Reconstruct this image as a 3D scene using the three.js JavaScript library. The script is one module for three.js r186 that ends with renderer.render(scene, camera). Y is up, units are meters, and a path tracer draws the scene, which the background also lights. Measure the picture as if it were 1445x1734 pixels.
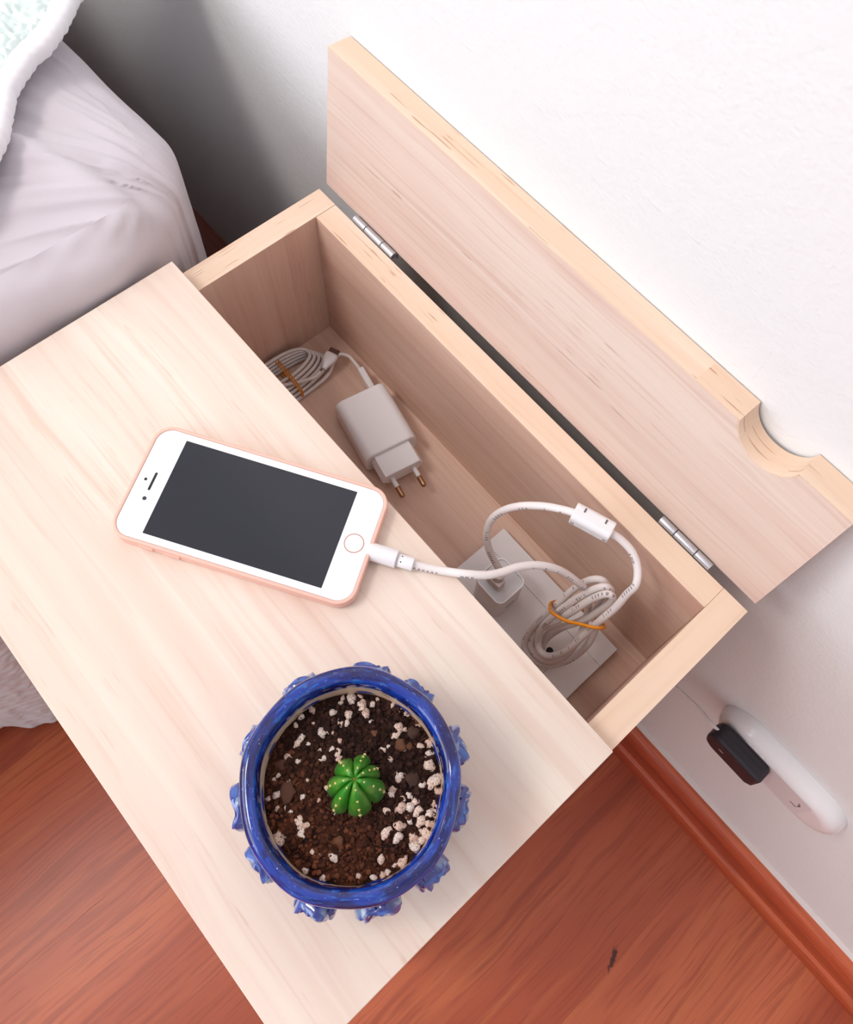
import * as THREE from 'three';
import { RoundedBoxGeometry } from 'three/addons/geometries/RoundedBoxGeometry.js';
import { mergeGeometries as mergeRaw, mergeVertices } from 'three/addons/utils/BufferGeometryUtils.js';
import { RectAreaLightUniformsLib } from 'three/addons/lights/RectAreaLightUniformsLib.js';

// ---------------------------------------------------------------- camera, light, exposure
const H = 0.55;                                   // height of the nightstand's top above the floor
const scene = new THREE.Scene();
scene.background = new THREE.Color(0x8fa3b8);     // outdoors beyond the closed room
const camera = new THREE.PerspectiveCamera(57.848, 1445 / 1734, 0.02, 20);
camera.matrixAutoUpdate = true;
{
  const right = new THREE.Vector3(0.66672309, 0.06061898, -0.74283622);
  const down = new THREE.Vector3(0.68088168, -0.45489552, 0.57399495);
  const fwd = new THREE.Vector3(-0.30311788, -0.88847926, -0.3445637);
  const m = new THREE.Matrix4().makeBasis(right, down.clone().negate(), fwd.clone().negate());
  camera.quaternion.setFromRotationMatrix(m);
  camera.position.set(0.3726, 0.50468 + H, 0.23791);
  camera.setViewOffset(1445, 1734, -64.33, 183.92, 1445, 1734);
}
RectAreaLightUniformsLib.init();
const WINDOW_LIGHT = 4.0, LAMP_LIGHT = 34.0, EXPOSURE = 0.49;
const renderer = new THREE.WebGLRenderer({ antialias: true });
renderer.toneMapping = THREE.LinearToneMapping;
renderer.toneMappingExposure = EXPOSURE;
renderer.shadowMap.enabled = true;

// ---------------------------------------------------------------- helpers
let seed = 7;
const rnd = () => { seed = (seed * 1664525 + 1013904223) >>> 0; return seed / 4294967296; };
function mergeGeometries(list) {                   // joins shapes whatever attributes they carry
  const flat = list.map((g) => (g.index ? g.toNonIndexed() : g.clone())), names = Object.keys(flat[0].attributes).filter((n) => flat.every((g) => g.attributes[n]));
  for (const g of flat) { for (const n of Object.keys(g.attributes)) if (!names.includes(n)) g.deleteAttribute(n); g.clearGroups(); }
  return mergeRaw(flat);
}
const V2 = (x, y) => new THREE.Vector2(x, y), V3 = (x, y, z) => new THREE.Vector3(x, y, z);
const hash = (x, y, s) => { let h = Math.imul(x, 374761393) + Math.imul(y, 668265263) + Math.imul(s, 974711); h = Math.imul(h ^ (h >>> 13), 1274126177); return ((h ^ (h >>> 16)) >>> 0) / 4294967296; };
function vnoise(x, y, s = 0, px = 1 << 30, py = 1 << 30) {
  const ix = Math.floor(x), iy = Math.floor(y), fx = x - ix, fy = y - iy, u = fx * fx * (3 - 2 * fx), v = fy * fy * (3 - 2 * fy);
  const m = (a, p) => ((a % p) + p) % p, x0 = m(ix, px), x1 = m(ix + 1, px), y0 = m(iy, py), y1 = m(iy + 1, py);
  const a = hash(x0, y0, s), b = hash(x1, y0, s), c = hash(x0, y1, s), d = hash(x1, y1, s);
  return (a + (b - a) * u) * (1 - v) + (c + (d - c) * u) * v;
}
const fbm = (x, y, s = 0, o = 4) => { let t = 0, a = 0.5, n = 0; for (let i = 0; i < o; i++) { t += a * vnoise(x, y, s + i); n += a; x *= 2.03; y *= 2.03; a *= 0.5; } return t / n; };
const clamp = (x, a = 0, b = 1) => Math.min(b, Math.max(a, x)), smooth = (a, b, x) => { const t = clamp((x - a) / (b - a)); return t * t * (3 - 2 * t); };
const mix3 = (a, b, t) => [a[0] + (b[0] - a[0]) * t, a[1] + (b[1] - a[1]) * t, a[2] + (b[2] - a[2]) * t];
function dataTexture(w, h, f, srgb = true) {
  const data = new Uint8Array(w * h * 4);
  for (let j = 0; j < h; j++) for (let i = 0; i < w; i++) {
    const c = f(i / w, j / h, i, j), o = (j * w + i) * 4;
    data[o] = clamp(c[0], 0, 255); data[o + 1] = clamp(c[1], 0, 255); data[o + 2] = clamp(c[2], 0, 255); data[o + 3] = 255;
  }
  const t = new THREE.DataTexture(data, w, h);
  t.wrapS = t.wrapT = THREE.RepeatWrapping; t.magFilter = THREE.LinearFilter; t.minFilter = THREE.LinearMipmapLinearFilter; t.generateMipmaps = true;
  if (srgb) t.colorSpace = THREE.SRGBColorSpace;
  t.needsUpdate = true;
  return t;
}
function sized(t, su, sv, ou = 0, ov = 0) { const c = t.clone(); c.repeat.set(1 / su, 1 / sv); c.offset.set(ou, ov); c.needsUpdate = true; return c; }

const used = new Map(), origin = new Map();
function numbered(n) { const k = used.get(n) || 0; used.set(n, k + 1); return k ? `${n}_${String(k).padStart(3, '0')}` : n; }
function shade(o) { o.traverse((m) => { if (m.isMesh) { m.castShadow = true; m.receiveShadow = true; } }); return o; }
// All shapes are laid out in one frame (metres; y = 0 is the nightstand's top); a thing's group stands at its base.
function thing(name, label, category, at, extra = {}) {
  const g = new THREE.Group(); g.name = numbered(name);
  g.position.set(at[0], at[1] + H, at[2]); g.userData = { label, category, ...extra };
  scene.add(g); origin.set(g, V3(...at)); return g;
}
function part(parent, name, geo, mat, label) {
  const m = new THREE.Mesh(geo, mat); m.name = name; m.castShadow = m.receiveShadow = true;
  let root = parent; while (!origin.has(root)) root = root.parent;
  const o = origin.get(root); geo.translate(-o.x, -o.y, -o.z);
  parent.add(m); if (label) m.userData.label = label; return m;
}
function struct(name, geo, mat, parent) {
  const m = new THREE.Mesh(geo, mat); m.name = parent ? name : numbered(name); m.castShadow = m.receiveShadow = true;
  if (parent) parent.add(m); else { geo.translate(0, H, 0); m.userData.kind = 'structure'; scene.add(m); }
  return m;
}
// uv in metres: u runs along the grain axis, projected per face
function boxUV(g, grain = 'x', ou = 0, ov = 0) {
  if (g.index) g = g.toNonIndexed();
  const p = g.attributes.position, uv = new Float32Array(p.count * 2), a = V3(), b = V3(), c = V3();
  const ax = { x: 0, y: 1, z: 2 }[grain];
  for (let i = 0; i < p.count; i += 3) {
    a.fromBufferAttribute(p, i); b.fromBufferAttribute(p, i + 1); c.fromBufferAttribute(p, i + 2);
    const n = b.clone().sub(a).cross(c.clone().sub(a)), l = [Math.abs(n.x), Math.abs(n.y), Math.abs(n.z)];
    const d = l.indexOf(Math.max(...l));
    const u = d === ax ? (ax + 1) % 3 : ax, v = [0, 1, 2].find((k) => k !== d && k !== u);
    [a, b, c].forEach((q, k) => { const e = [q.x, q.y, q.z]; uv[(i + k) * 2] = e[u] + ou; uv[(i + k) * 2 + 1] = e[v] + ov; });
  }
  g.setAttribute('uv', new THREE.BufferAttribute(uv, 2)); return g;
}
function rbox(x0, x1, y0, y1, z0, z1, r = 0.0006, grain = 'x', ou = 0, ov = 0, seg = 2) {
  const g = new RoundedBoxGeometry(x1 - x0, y1 - y0, z1 - z0, seg, r).translate((x0 + x1) / 2, (y0 + y1) / 2, (z0 + z1) / 2);
  return boxUV(g, grain, ou, ov);
}
function roundRect(w, h, r) {
  const s = new THREE.Shape(), x = -w / 2, y = -h / 2;
  s.moveTo(x + r, y); s.lineTo(x + w - r, y); s.absarc(x + w - r, y + r, r, -Math.PI / 2, 0); s.lineTo(x + w, y + h - r); s.absarc(x + w - r, y + h - r, r, 0, Math.PI / 2);
  s.lineTo(x + r, y + h); s.absarc(x + r, y + h - r, r, Math.PI / 2, Math.PI); s.lineTo(x, y + r); s.absarc(x + r, y + r, r, Math.PI, Math.PI * 1.5); return s;
}
// a solid of the outline with rounded edges: its total size is exactly the outline and the depth
function slab(shape, depth, bevel = 0, cs = 10, bs = 3) {
  const g = new THREE.ExtrudeGeometry(shape, { depth: depth - 2 * bevel, bevelEnabled: bevel > 0, bevelThickness: bevel, bevelSize: bevel, bevelOffset: -bevel, bevelSegments: bs, curveSegments: cs });
  return g.translate(0, 0, bevel);
}
const basis = (g, at, X, Y, Z) => g.applyMatrix4(new THREE.Matrix4().makeBasis(X, Y, Z).setPosition(...at));
function tube(pts, r, seg, rad = 10, tension = 0.5, closed = false) {
  return new THREE.TubeGeometry(new THREE.CatmullRomCurve3(pts, closed, 'catmullrom', tension), seg, r, rad, closed);
}
function capped(pts, r, seg, rad = 10) {            // a tube with round ends
  const g = tube(pts, r, seg, rad), n = pts.length;
  const s = (p) => new THREE.SphereGeometry(r, rad, 6).translate(p.x, p.y, p.z);
  return mergeGeometries([g, s(pts[0]), s(pts[n - 1])]);
}
function lathe(profile, seg = 24) { return new THREE.LatheGeometry(profile.map(([r, y]) => V2(r, y)), seg); }
function aim(g, from, dir) {                       // turns a shape built along +y to start at a point and run along a direction
  return g.applyQuaternion(new THREE.Quaternion().setFromUnitVectors(V3(0, 1, 0), dir.clone().normalize())).translate(from.x, from.y, from.z);
}
const mm = (list) => list.map(([x, y, z]) => V3(x / 1e4, y / 1e4, z / 1e4));

// ---------------------------------------------------------------- materials
function woodPixels(s, light, tan, dark, fleck, opt = {}) {
  const { L = 0.7, Wd = 0.35, streak = 1, flecks = 1, gateT = 0.66 } = opt;
  return (u, v) => {
    const x = u * L, y = v * Wd;
    const warp = 0.010 * (fbm(x * 5, y * 9, s + 40, 3) - 0.5) + 0.004 * (fbm(x * 14, y * 30, s + 41, 2) - 0.5);
    const yy = y + warp;
    const broad = fbm(x * 2.2, yy * 26, s, 3), mid = fbm(x * 5, yy * 120, s + 7, 3), fine = fbm(x * 16, yy * 520, s + 13, 2);
    let t = clamp(0.5 + (broad - 0.5) * 1.5 + (mid - 0.5) * 0.9 * streak);
    let c = mix3(light, tan, t);
    const pore = smooth(0.55, 0.9, fine) * 0.26 * streak; c = mix3(c, dark, pore);
    const lines = smooth(0.60, 0.76, fbm(x * 3.2, yy * 190, s + 23, 2)); c = mix3(c, dark, lines * 0.16 * streak);
    const cell = vnoise(x * 45, y * 1100, s + 31), gate = vnoise(x * 9, y * 40, s + 33);
    if (flecks && cell > 0.84 && gate > gateT) c = mix3(c, fleck, 0.4 * smooth(0.84, 0.95, cell) * flecks);
    return c;
  };
}
const pale = dataTexture(2048, 1024, woodPixels(11, [241, 227, 213], [230, 206, 190], [213, 179, 160], [196, 156, 134], { flecks: 0.5 }));
const pale2 = dataTexture(2048, 1024, woodPixels(77, [237, 219, 205], [227, 198, 183], [205, 166, 150], [174, 132, 114], { streak: 1.0 }));
const pale3 = dataTexture(2048, 1024, woodPixels(131, [236, 205, 186], [225, 185, 165], [203, 157, 135], [172, 128, 104], { flecks: 0.6 }));  // same laminate, with the compartment's warm shade tinted into the colour
const bandT = dataTexture(1024, 256, woodPixels(150, [246, 222, 200], [238, 208, 182], [220, 182, 150], [180, 132, 100], { L: 0.4, Wd: 0.1, streak: 1.0, flecks: 1.9, gateT: 0.42 }));
const M = {};
const std = (o) => new THREE.MeshPhysicalMaterial({ roughness: 0.5, ...o });
M.top = std({ map: sized(pale, 0.7, 0.35), roughness: 0.42, specularIntensity: 0.6 });
M.lid = std({ map: sized(pale2, 0.7, 0.35, 0.31, 0.4), roughness: 0.45, specularIntensity: 0.6 });
M.inner = std({ map: sized(pale3, 0.7, 0.35, 0.1, 0.13), roughness: 0.5, specularIntensity: 0.5 });  // pinker copy of the laminate, warm shade put into its map
M.band = std({ map: sized(bandT, 0.4, 0.1), roughness: 0.45, specularIntensity: 0.5 });
M.metal = std({ color: 0xc9ccd2, metalness: 0.9, roughness: 0.32 });
M.goldPin = std({ color: 0xb08a6a, metalness: 0.9, roughness: 0.28 });
M.white = std({ color: 0xf7f5f7, roughness: 0.35 });
M.whiteGloss = std({ color: 0xf0eef0, roughness: 0.2, clearcoat: 0.3 });
M.plate = std({ color: 0xf6f4f5, roughness: 0.4 });
M.capTop = std({ color: 0xdcdcde, roughness: 0.45 });
M.dark = std({ color: 0x120f10, roughness: 0.6 });
M.rubberBand = std({ color: 0xe08a12, roughness: 0.45, transmission: 0.15, thickness: 0 });
M.rubberBand.transmission = 0;
M.case = std({ color: 0xf3bfae, roughness: 0.5, sheen: 0.3, sheenColor: new THREE.Color(0xffe0d8), sheenRoughness: 0.6 });
M.glassWhite = std({ color: 0xf4f6f8, roughness: 0.12, clearcoat: 0.6, clearcoatRoughness: 0.05 });
M.screen = std({ color: 0x23252e, roughness: 0.16, specularIntensity: 0.9 });
M.rose = std({ color: 0xc79484, metalness: 0.7, roughness: 0.3 });
M.plug = std({ color: 0x211d27, roughness: 0.42 });

// ---------------------------------------------------------------- the room
const WZ = -0.036, X0 = -2.1, X1 = 1.6, Z1 = 2.3, CEIL = 1.95;
const plaster = dataTexture(512, 512, (u, v) => { const n = 128 + 90 * (fbm(u * 24, v * 24, 5, 4) - 0.5) + 50 * (vnoise(u * 90, v * 90, 6) - 0.5); return [n, n, n]; }, false);
M.wall = std({ color: 0xeff0f0, roughness: 0.75, specularIntensity: 0.3, bumpMap: sized(plaster, 0.16, 0.16), bumpScale: 0.0006 });
M.ceiling = std({ color: 0xf6f5f5, roughness: 0.9 });
function wallBox(x0, x1, y0, y1, z0, z1) { return boxUV(new THREE.BoxGeometry(x1 - x0, y1 - y0, z1 - z0).translate((x0 + x1) / 2, (y0 + y1) / 2, (z0 + z1) / 2)); }
struct('wall_back', wallBox(X0 - 0.1, X1 + 0.1, -H, CEIL, WZ - 0.1, WZ), M.wall);
struct('wall_left', wallBox(X0 - 0.1, X0, -H, CEIL, WZ, Z1), M.wall);
struct('wall_right', wallBox(X1, X1 + 0.1, -H, CEIL, WZ, Z1), M.wall);
struct('ceiling', wallBox(X0 - 0.1, X1 + 0.1, CEIL, CEIL + 0.1, WZ - 0.1, Z1 + 0.1), M.ceiling);
// front wall with the window that lights the room
const WX0 = -1.9, WX1 = 0.3, WY0 = 0.25, WY1 = 1.75;
struct('wall_front', mergeGeometries([
  wallBox(X0 - 0.1, WX0, -H, CEIL, Z1, Z1 + 0.1), wallBox(WX1, X1 + 0.1, -H, CEIL, Z1, Z1 + 0.1),
  wallBox(WX0, WX1, -H, WY0, Z1, Z1 + 0.1), wallBox(WX0, WX1, WY1, CEIL, Z1, Z1 + 0.1)]), M.wall);
{
  const fr = [];
  for (const [a, b, c, d] of [[WX0, WX1, WY0, WY0 + 0.05], [WX0, WX1, WY1 - 0.05, WY1], [WX0, WX0 + 0.05, WY0, WY1], [WX1 - 0.05, WX1, WY0, WY1], [-0.825, -0.775, WY0, WY1]]) fr.push(wallBox(a, b, c, d, Z1 + 0.02, Z1 + 0.07));
  const w = struct('window_1', mergeGeometries(fr), std({ color: 0xf2f2f2, roughness: 0.4 }));
  const glow = new THREE.MeshStandardMaterial({ color: 0xffffff, emissive: 0xeaf2ff, emissiveIntensity: 3 });
  const pane = new THREE.PlaneGeometry(WX1 - WX0, WY1 - WY0).rotateY(Math.PI).translate((WX0 + WX1) / 2, (WY0 + WY1) / 2 + H, Z1 + 0.08);
  struct('window_pane', pane, glow, w);
  const L = new THREE.RectAreaLight(0xf6f8ff, WINDOW_LIGHT, WX1 - WX0 - 0.1, WY1 - WY0 - 0.1);
  L.name = 'window_daylight'; L.position.set((WX0 + WX1) / 2, (WY0 + WY1) / 2 + H, Z1 - 0.01); L.lookAt((WX0 + WX1) / 2, (WY0 + WY1) / 2 + H, 0); L.castShadow = true; scene.add(L);
}
// flush ceiling lamp
{
  const at = [-0.5, CEIL, 1.08];
  const t = thing('ceiling_lamp', 'round flush white ceiling lamp above the bedside', 'lamp', at);
  part(t, 'lamp_base', new THREE.CylinderGeometry(0.34, 0.34, 0.02, 48).translate(at[0], CEIL - 0.0101, at[2]), M.white);
  const glow = new THREE.MeshStandardMaterial({ color: 0xffffff, emissive: 0xfff6ee, emissiveIntensity: 2 });
  part(t, 'lamp_shade', lathe([[0, -0.05], [0.22, -0.047], [0.30, -0.035], [0.325, -0.02]], 40).translate(at[0], CEIL, at[2]), glow);
  const L = new THREE.RectAreaLight(0xfff8f2, LAMP_LIGHT, 0.6, 0.6); L.name = 'ceiling_lamp_light';
  L.position.set(at[0], CEIL + H - 0.06, at[2]); L.lookAt(at[0], 0, at[2]); L.castShadow = true; scene.add(L);
}

// floor: cherry laminate planks running away from the wall
const PW = 0.19;
const cherry = dataTexture(2048, 1536, (u, v) => {
  const z = u * 1.2 - 0.1, x = v * 5 * PW, k = Math.floor(x / PW + 1e-6), s = 300 + k * 17;
  const warp = 0.030 * (fbm(z * 2.6, x * 6, s, 3) - 0.5) + 0.012 * (fbm(z * 9, x * 14, s + 3, 3) - 0.5), y = x + warp;
  const broad = fbm(z * 1.6, y * 16, s + 5, 3), mid = fbm(z * 4, y * 75, s + 9, 3), fine = fbm(z * 26, y * 560, s + 11, 2);
  let c = mix3([204, 112, 76], [174, 84, 56], clamp(0.5 + (broad - 0.5) * 2.2 + (hash(k, 3, 8) - 0.5) * 0.12));
  c = mix3(c, [206, 122, 76], smooth(0.5, 0.8, mid) * 0.5);
  const rings = Math.abs(Math.sin((y * 95 + 3.2 * fbm(z * 2.2, y * 10, s + 15, 2)) * Math.PI));
  c = mix3(c, [128, 52, 36], (1 - smooth(0.0, 0.16, rings)) * 0.26 * smooth(0.42, 0.62, fbm(z * 2, x * 12, s + 19, 2)));
  c = mix3(c, [120, 50, 38], smooth(0.62, 0.82, fbm(z * 6, y * 130, s + 21, 2)) * 0.28);
  c = mix3(c, [138, 62, 44], smooth(0.5, 0.85, fine) * 0.35);
  // one dark knot printed in the laminate
  const kz = (z - 0.129) / 0.012, kx = (x - (0.567 + 0.43 * (z - 0.129)) + 0.004 * (vnoise(z * 300, 1, 2) - 0.5)) / (0.0026 - 0.10 * (z - 0.129));
  const kd = Math.sqrt(kz * kz + kx * kx) + 0.5 * (vnoise(z * 500, x * 500, 4) - 0.5);
  c = mix3(c, [58, 26, 22], 0.85 * (1 - smooth(0.6, 1.15, kd)));
  return c;
});
M.floor = std({ map: sized(cherry, 1.2, 5 * PW), roughness: 0.34, specularIntensity: 0.8 });
const floorSlab = struct('floor', wallBox(X0 - 0.1, X1 + 0.1, -H - 0.1, -H - 0.004, WZ - 0.1, Z1 + 0.1), std({ color: 0x3a1c14, roughness: 0.9 }));
for (let k = -12; k < 9; k++) {
  const x0 = Math.max(X0, k * PW), x1 = Math.min(X1, (k + 1) * PW); if (x1 - x0 < 0.01) continue;
  const cuts = [WZ, ...(k % 3 === 0 ? [0.9] : k % 3 === 1 || k % 3 === -2 ? [1.25] : [1.6]), Z1];
  for (let j = 0; j < cuts.length - 1; j++) {
    let g = new RoundedBoxGeometry(x1 - x0 - 0.00006, 0.004, cuts[j + 1] - cuts[j] - 0.00006, 1, 0.0001).translate((x0 + x1) / 2, -H - 0.002, (cuts[j] + cuts[j + 1]) / 2);
    g = boxUV(g, 'z', 0.1, 0); g.translate(0, H, 0);
    const p = struct('plank', g, M.floor, floorSlab); p.castShadow = true;
  }
}
// skirting with a painted top ledge and a shoe moulding
M.skirt = std({ map: sized(cherry, 1.2, 5 * PW, 0.2, 0.1), color: 0xffe6da, roughness: 0.36 });
M.caulk = std({ color: 0xe2dad6, roughness: 0.7 });
function along(shape, x0, x1) {                      // profile in (z, y) swept along x
  const g = new THREE.ExtrudeGeometry(shape, { depth: x1 - x0, bevelEnabled: false, curveSegments: 8 });
  // shape x -> z, shape y -> y, extrusion -> -x ... keep it right-handed
  return boxUV(basis(g, [x1, 0, 0], V3(0, 0, 1), V3(0, 1, 0), V3(-1, 0, 0)), 'x');
}
{
  const s = new THREE.Shape(); s.moveTo(WZ, -H); s.lineTo(-0.0185, -H); s.lineTo(-0.0185, -0.503); s.bezierCurveTo(-0.0185, -0.49, -0.024, -0.4845, -0.0305, -0.4840); s.lineTo(WZ, -0.4840); s.closePath();
  struct('baseboard_back', along(s, -0.02, X1), M.skirt);
  const q = new THREE.Shape(); q.moveTo(-0.0185, -H); q.lineTo(-0.0108, -H); q.bezierCurveTo(-0.0108, -0.540, -0.0125, -0.5315, -0.0185, -0.5305); q.closePath();
  struct('trim_1', along(q, -0.02, X1), M.skirt);
  const c = new THREE.Shape(); c.moveTo(WZ, -0.484); c.lineTo(-0.0315, -0.484); c.quadraticCurveTo(-0.032, -0.4825, WZ, -0.481); c.closePath();
  struct('trim_2', along(c, -0.02, X1), M.caulk);
  const r = new THREE.Shape(); r.moveTo(WZ, -H); r.lineTo(-0.009, -H); r.lineTo(-0.009, -0.393); r.quadraticCurveTo(-0.009, -0.390, -0.012, -0.390); r.lineTo(WZ, -0.390); r.closePath();
  struct('trim_3', along(r, X0, -0.022), std({ map: sized(cherry, 1.2, 5 * PW, 0.5, 0.3), color: 0x9a7c7c, roughness: 0.55 }));
}

// ---------------------------------------------------------------- nightstand
const W = 0.4015, ZB = 0.11845, ZF = 0.3219, T = 0.01735, TI = 0.01827, TB = 0.01721, DEP = 0.1612;
const stand = thing('nightstand', 'pale wooden bedside cabinet with its narrow rear lid propped open against the wall', 'nightstand', [W / 2, -H, 0.16]);
const B = 0.0006;
part(stand, 'tabletop', rbox(0, W, -T, 0, ZB, ZF, 0.0006, 'x', 0.02, 0.05), M.top);
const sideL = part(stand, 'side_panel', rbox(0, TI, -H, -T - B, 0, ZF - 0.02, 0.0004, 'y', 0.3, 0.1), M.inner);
part(sideL, 'edge_band', rbox(0, TI, -T - B, -T, 0, ZF - 0.02, 0.00025, 'z', 0.05, 0.02), M.band);
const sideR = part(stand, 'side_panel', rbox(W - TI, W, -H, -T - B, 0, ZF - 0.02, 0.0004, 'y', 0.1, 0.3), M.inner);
part(sideR, 'edge_band', rbox(W - TI, W, -T - B, -T, 0, ZF - 0.02, 0.00025, 'z', 0.2, 0.05), M.band);
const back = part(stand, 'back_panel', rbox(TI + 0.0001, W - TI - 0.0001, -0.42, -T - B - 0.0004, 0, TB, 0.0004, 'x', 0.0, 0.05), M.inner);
part(back, 'edge_band', rbox(TI + 0.0001, W - TI - 0.0001, -T - B - 0.0004, -T - 0.0004, 0, TB, 0.00025, 'x', 0.0, 0.04), M.band);
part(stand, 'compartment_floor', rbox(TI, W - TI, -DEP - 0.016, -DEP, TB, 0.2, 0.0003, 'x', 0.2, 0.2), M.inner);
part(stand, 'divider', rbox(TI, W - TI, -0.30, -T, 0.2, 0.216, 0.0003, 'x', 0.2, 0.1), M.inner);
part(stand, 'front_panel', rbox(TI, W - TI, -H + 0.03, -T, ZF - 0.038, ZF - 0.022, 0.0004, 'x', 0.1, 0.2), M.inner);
// lid with a finger notch, leaning on the wall
const LEAN = 0.0999, LY = -0.01687, LZ = -0.00642, LD = 0.11708, sL = Math.sin(LEAN), cL = Math.cos(LEAN);
const lidAt = (x, h, d) => V3(x, LY + h * cL - d * sL, LZ - h * sL - d * cL);
{
  const xn = 0.349, half = 0.019, sag = 0.0168, R = (half * half + sag * sag) / (2 * sag), hc = LD - sag + R, a0 = Math.asin((LD - hc) / R);
  const notch = (s, off) => {                        // from the left lip round the notch to the right lip, pushed out by off
    const r = R + off, top = LD - off, a = Math.asin((top - hc) / r);
    const n = 28, aL = Math.PI - a, aR = 2 * Math.PI + a;
    for (let i = 0; i <= n; i++) { const t = aL + ((aR - aL) * i) / n; s.lineTo(xn + r * Math.cos(t), hc + r * Math.sin(t)); }
  };
  const e = 0.0007, sp = new THREE.Shape();
  sp.moveTo(0, 0); sp.lineTo(0, LD - e); notch(sp, e); sp.lineTo(W, LD - e); sp.lineTo(W, 0); sp.closePath();
  const place = (g) => basis(g, lidAt(0, 0, T).toArray(), V3(1, 0, 0), V3(0, cL, -sL), V3(0, sL, cL));
  const lid = part(stand, 'lid', boxUV(place(slab(sp, T, 0.0002, 12, 1)), 'x', 0.0, 0.0), M.lid);
  const band = new THREE.Shape(); band.moveTo(0, LD - e); band.lineTo(0, LD); notch(band, 0); band.lineTo(W, LD); band.lineTo(W, LD - e);
  const inner = []; { const tmp = new THREE.Shape(); tmp.moveTo(W, LD - e); notch(tmp, e); inner.push(...tmp.getPoints()); }
  for (const p of inner.slice(1).reverse()) band.lineTo(p.x, p.y);
  band.closePath();
  part(lid, 'edge_band', boxUV(place(slab(band, T, 0, 12)), 'x', 0.1, 0.02), M.band);
  // two hinges in the gap between lid and back panel
  for (const [x0, x1] of [[0.0364, 0.0787], [0.3295, 0.3697]]) {
    const yb = -0.0172, zb = -0.0032, r = 0.0027, w = x1 - x0;
    const hinge = part(stand, 'hinge', mergeGeometries([rbox(x0, x1, -0.040, -0.0195, -0.0012, -0.0001, 0.0003), rbox(x0, x1, yb - 0.006, yb - 0.0012, zb - 0.0042, zb - 0.003, 0.0003)]), M.metal);
    for (const [a, b] of [[0, 0.29], [0.3, 0.7], [0.71, 1]]) {
      const l = (b - a) * w;
      const g = lathe([[0, 0], [r * 0.8, 0], [r, 0.0003], [r, l - 0.0003], [r * 0.8, l], [0, l]], 20).rotateZ(-Math.PI / 2).translate(x0 + a * w, yb, zb);
      part(hinge, 'knuckle', g, M.metal);
    }
  }
}

// ---------------------------------------------------------------- socket plate sunk in the compartment floor
{
  const y0 = -DEP, y1 = -0.153, x0 = 0.2455, x1 = 0.3645, z0 = 0.0305, z1 = 0.1085;
  const t = thing('socket_plate', 'rectangular white socket plate lying on the floor of the open compartment', 'socket', [(x0 + x1) / 2, y0, (z0 + z1) / 2]);
  const g = 0.00012, xa = 0.2675, xb = 0.3412, za = 0.0485, zc = 0.0905;
  part(t, 'plate_base', rbox(x0 + 0.001, x1 - 0.001, y0, y1 - 0.002, z0 + 0.001, z1 - 0.001, 0.0005), std({ color: 0x777377, roughness: 0.7 }));
  const ring = [[x0, x1, z0, za - g], [x0, x1, zc + g, z1], [x0, xa - g, za, zc], [xb + g, x1, za, zc]];
  for (const [a, b, c, d] of ring) part(t, 'frame_section', rbox(a, b, y1 - 0.0035, y1, c, d, 0.0003), M.plate);
  const mod = part(t, 'socket_module', rbox(xa, xb, y1 - 0.0035, y1 - 0.0001, za, zc, 0.0003), M.plate);
  for (const [hx, hz] of [[0.3333, 0.0679], [0.3333, 0.0869]]) part(mod, 'pin_hole', new THREE.CylinderGeometry(0.0025, 0.0025, 0.0006, 20).translate(hx, y1 + 0.0001, hz), M.dark);
}
// cube charger plugged into it
{
  const cx = 0.2787, cz = 0.0692, w = 0.0262, y0 = -0.1531, y1 = -0.1175;
  const t = thing('cube_charger', 'small white cube charger plugged into the socket plate, thick cable in its top', 'charger', [cx, y0, cz]);
  const up = (g, y) => g.rotateX(-Math.PI / 2).translate(cx, y, cz);
  const shell = roundRect(w, w, 0.0055), hole = roundRect(w - 0.0022, w - 0.0022, 0.0045); shell.holes.push(hole);
  part(t, 'body', mergeGeometries([up(slab(roundRect(w, w, 0.0055), y1 - y0 - 0.002, 0.0004), y0), up(slab(shell, 0.0024, 0.0003), y1 - 0.0024)]), M.white);
  part(t, 'top_face', up(slab(roundRect(w - 0.0023, w - 0.0023, 0.0044), 0.0012, 0.0002), y1 - 0.0021), M.capTop, 'greyer sunken top face');
  part(t, 'port', rbox(cx + w / 2 - 0.0006, cx + w / 2 + 0.0001, -0.1430, -0.1412, cz - 0.004, cz + 0.004, 0.0002), M.dark, 'narrow black slot');
}

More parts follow.
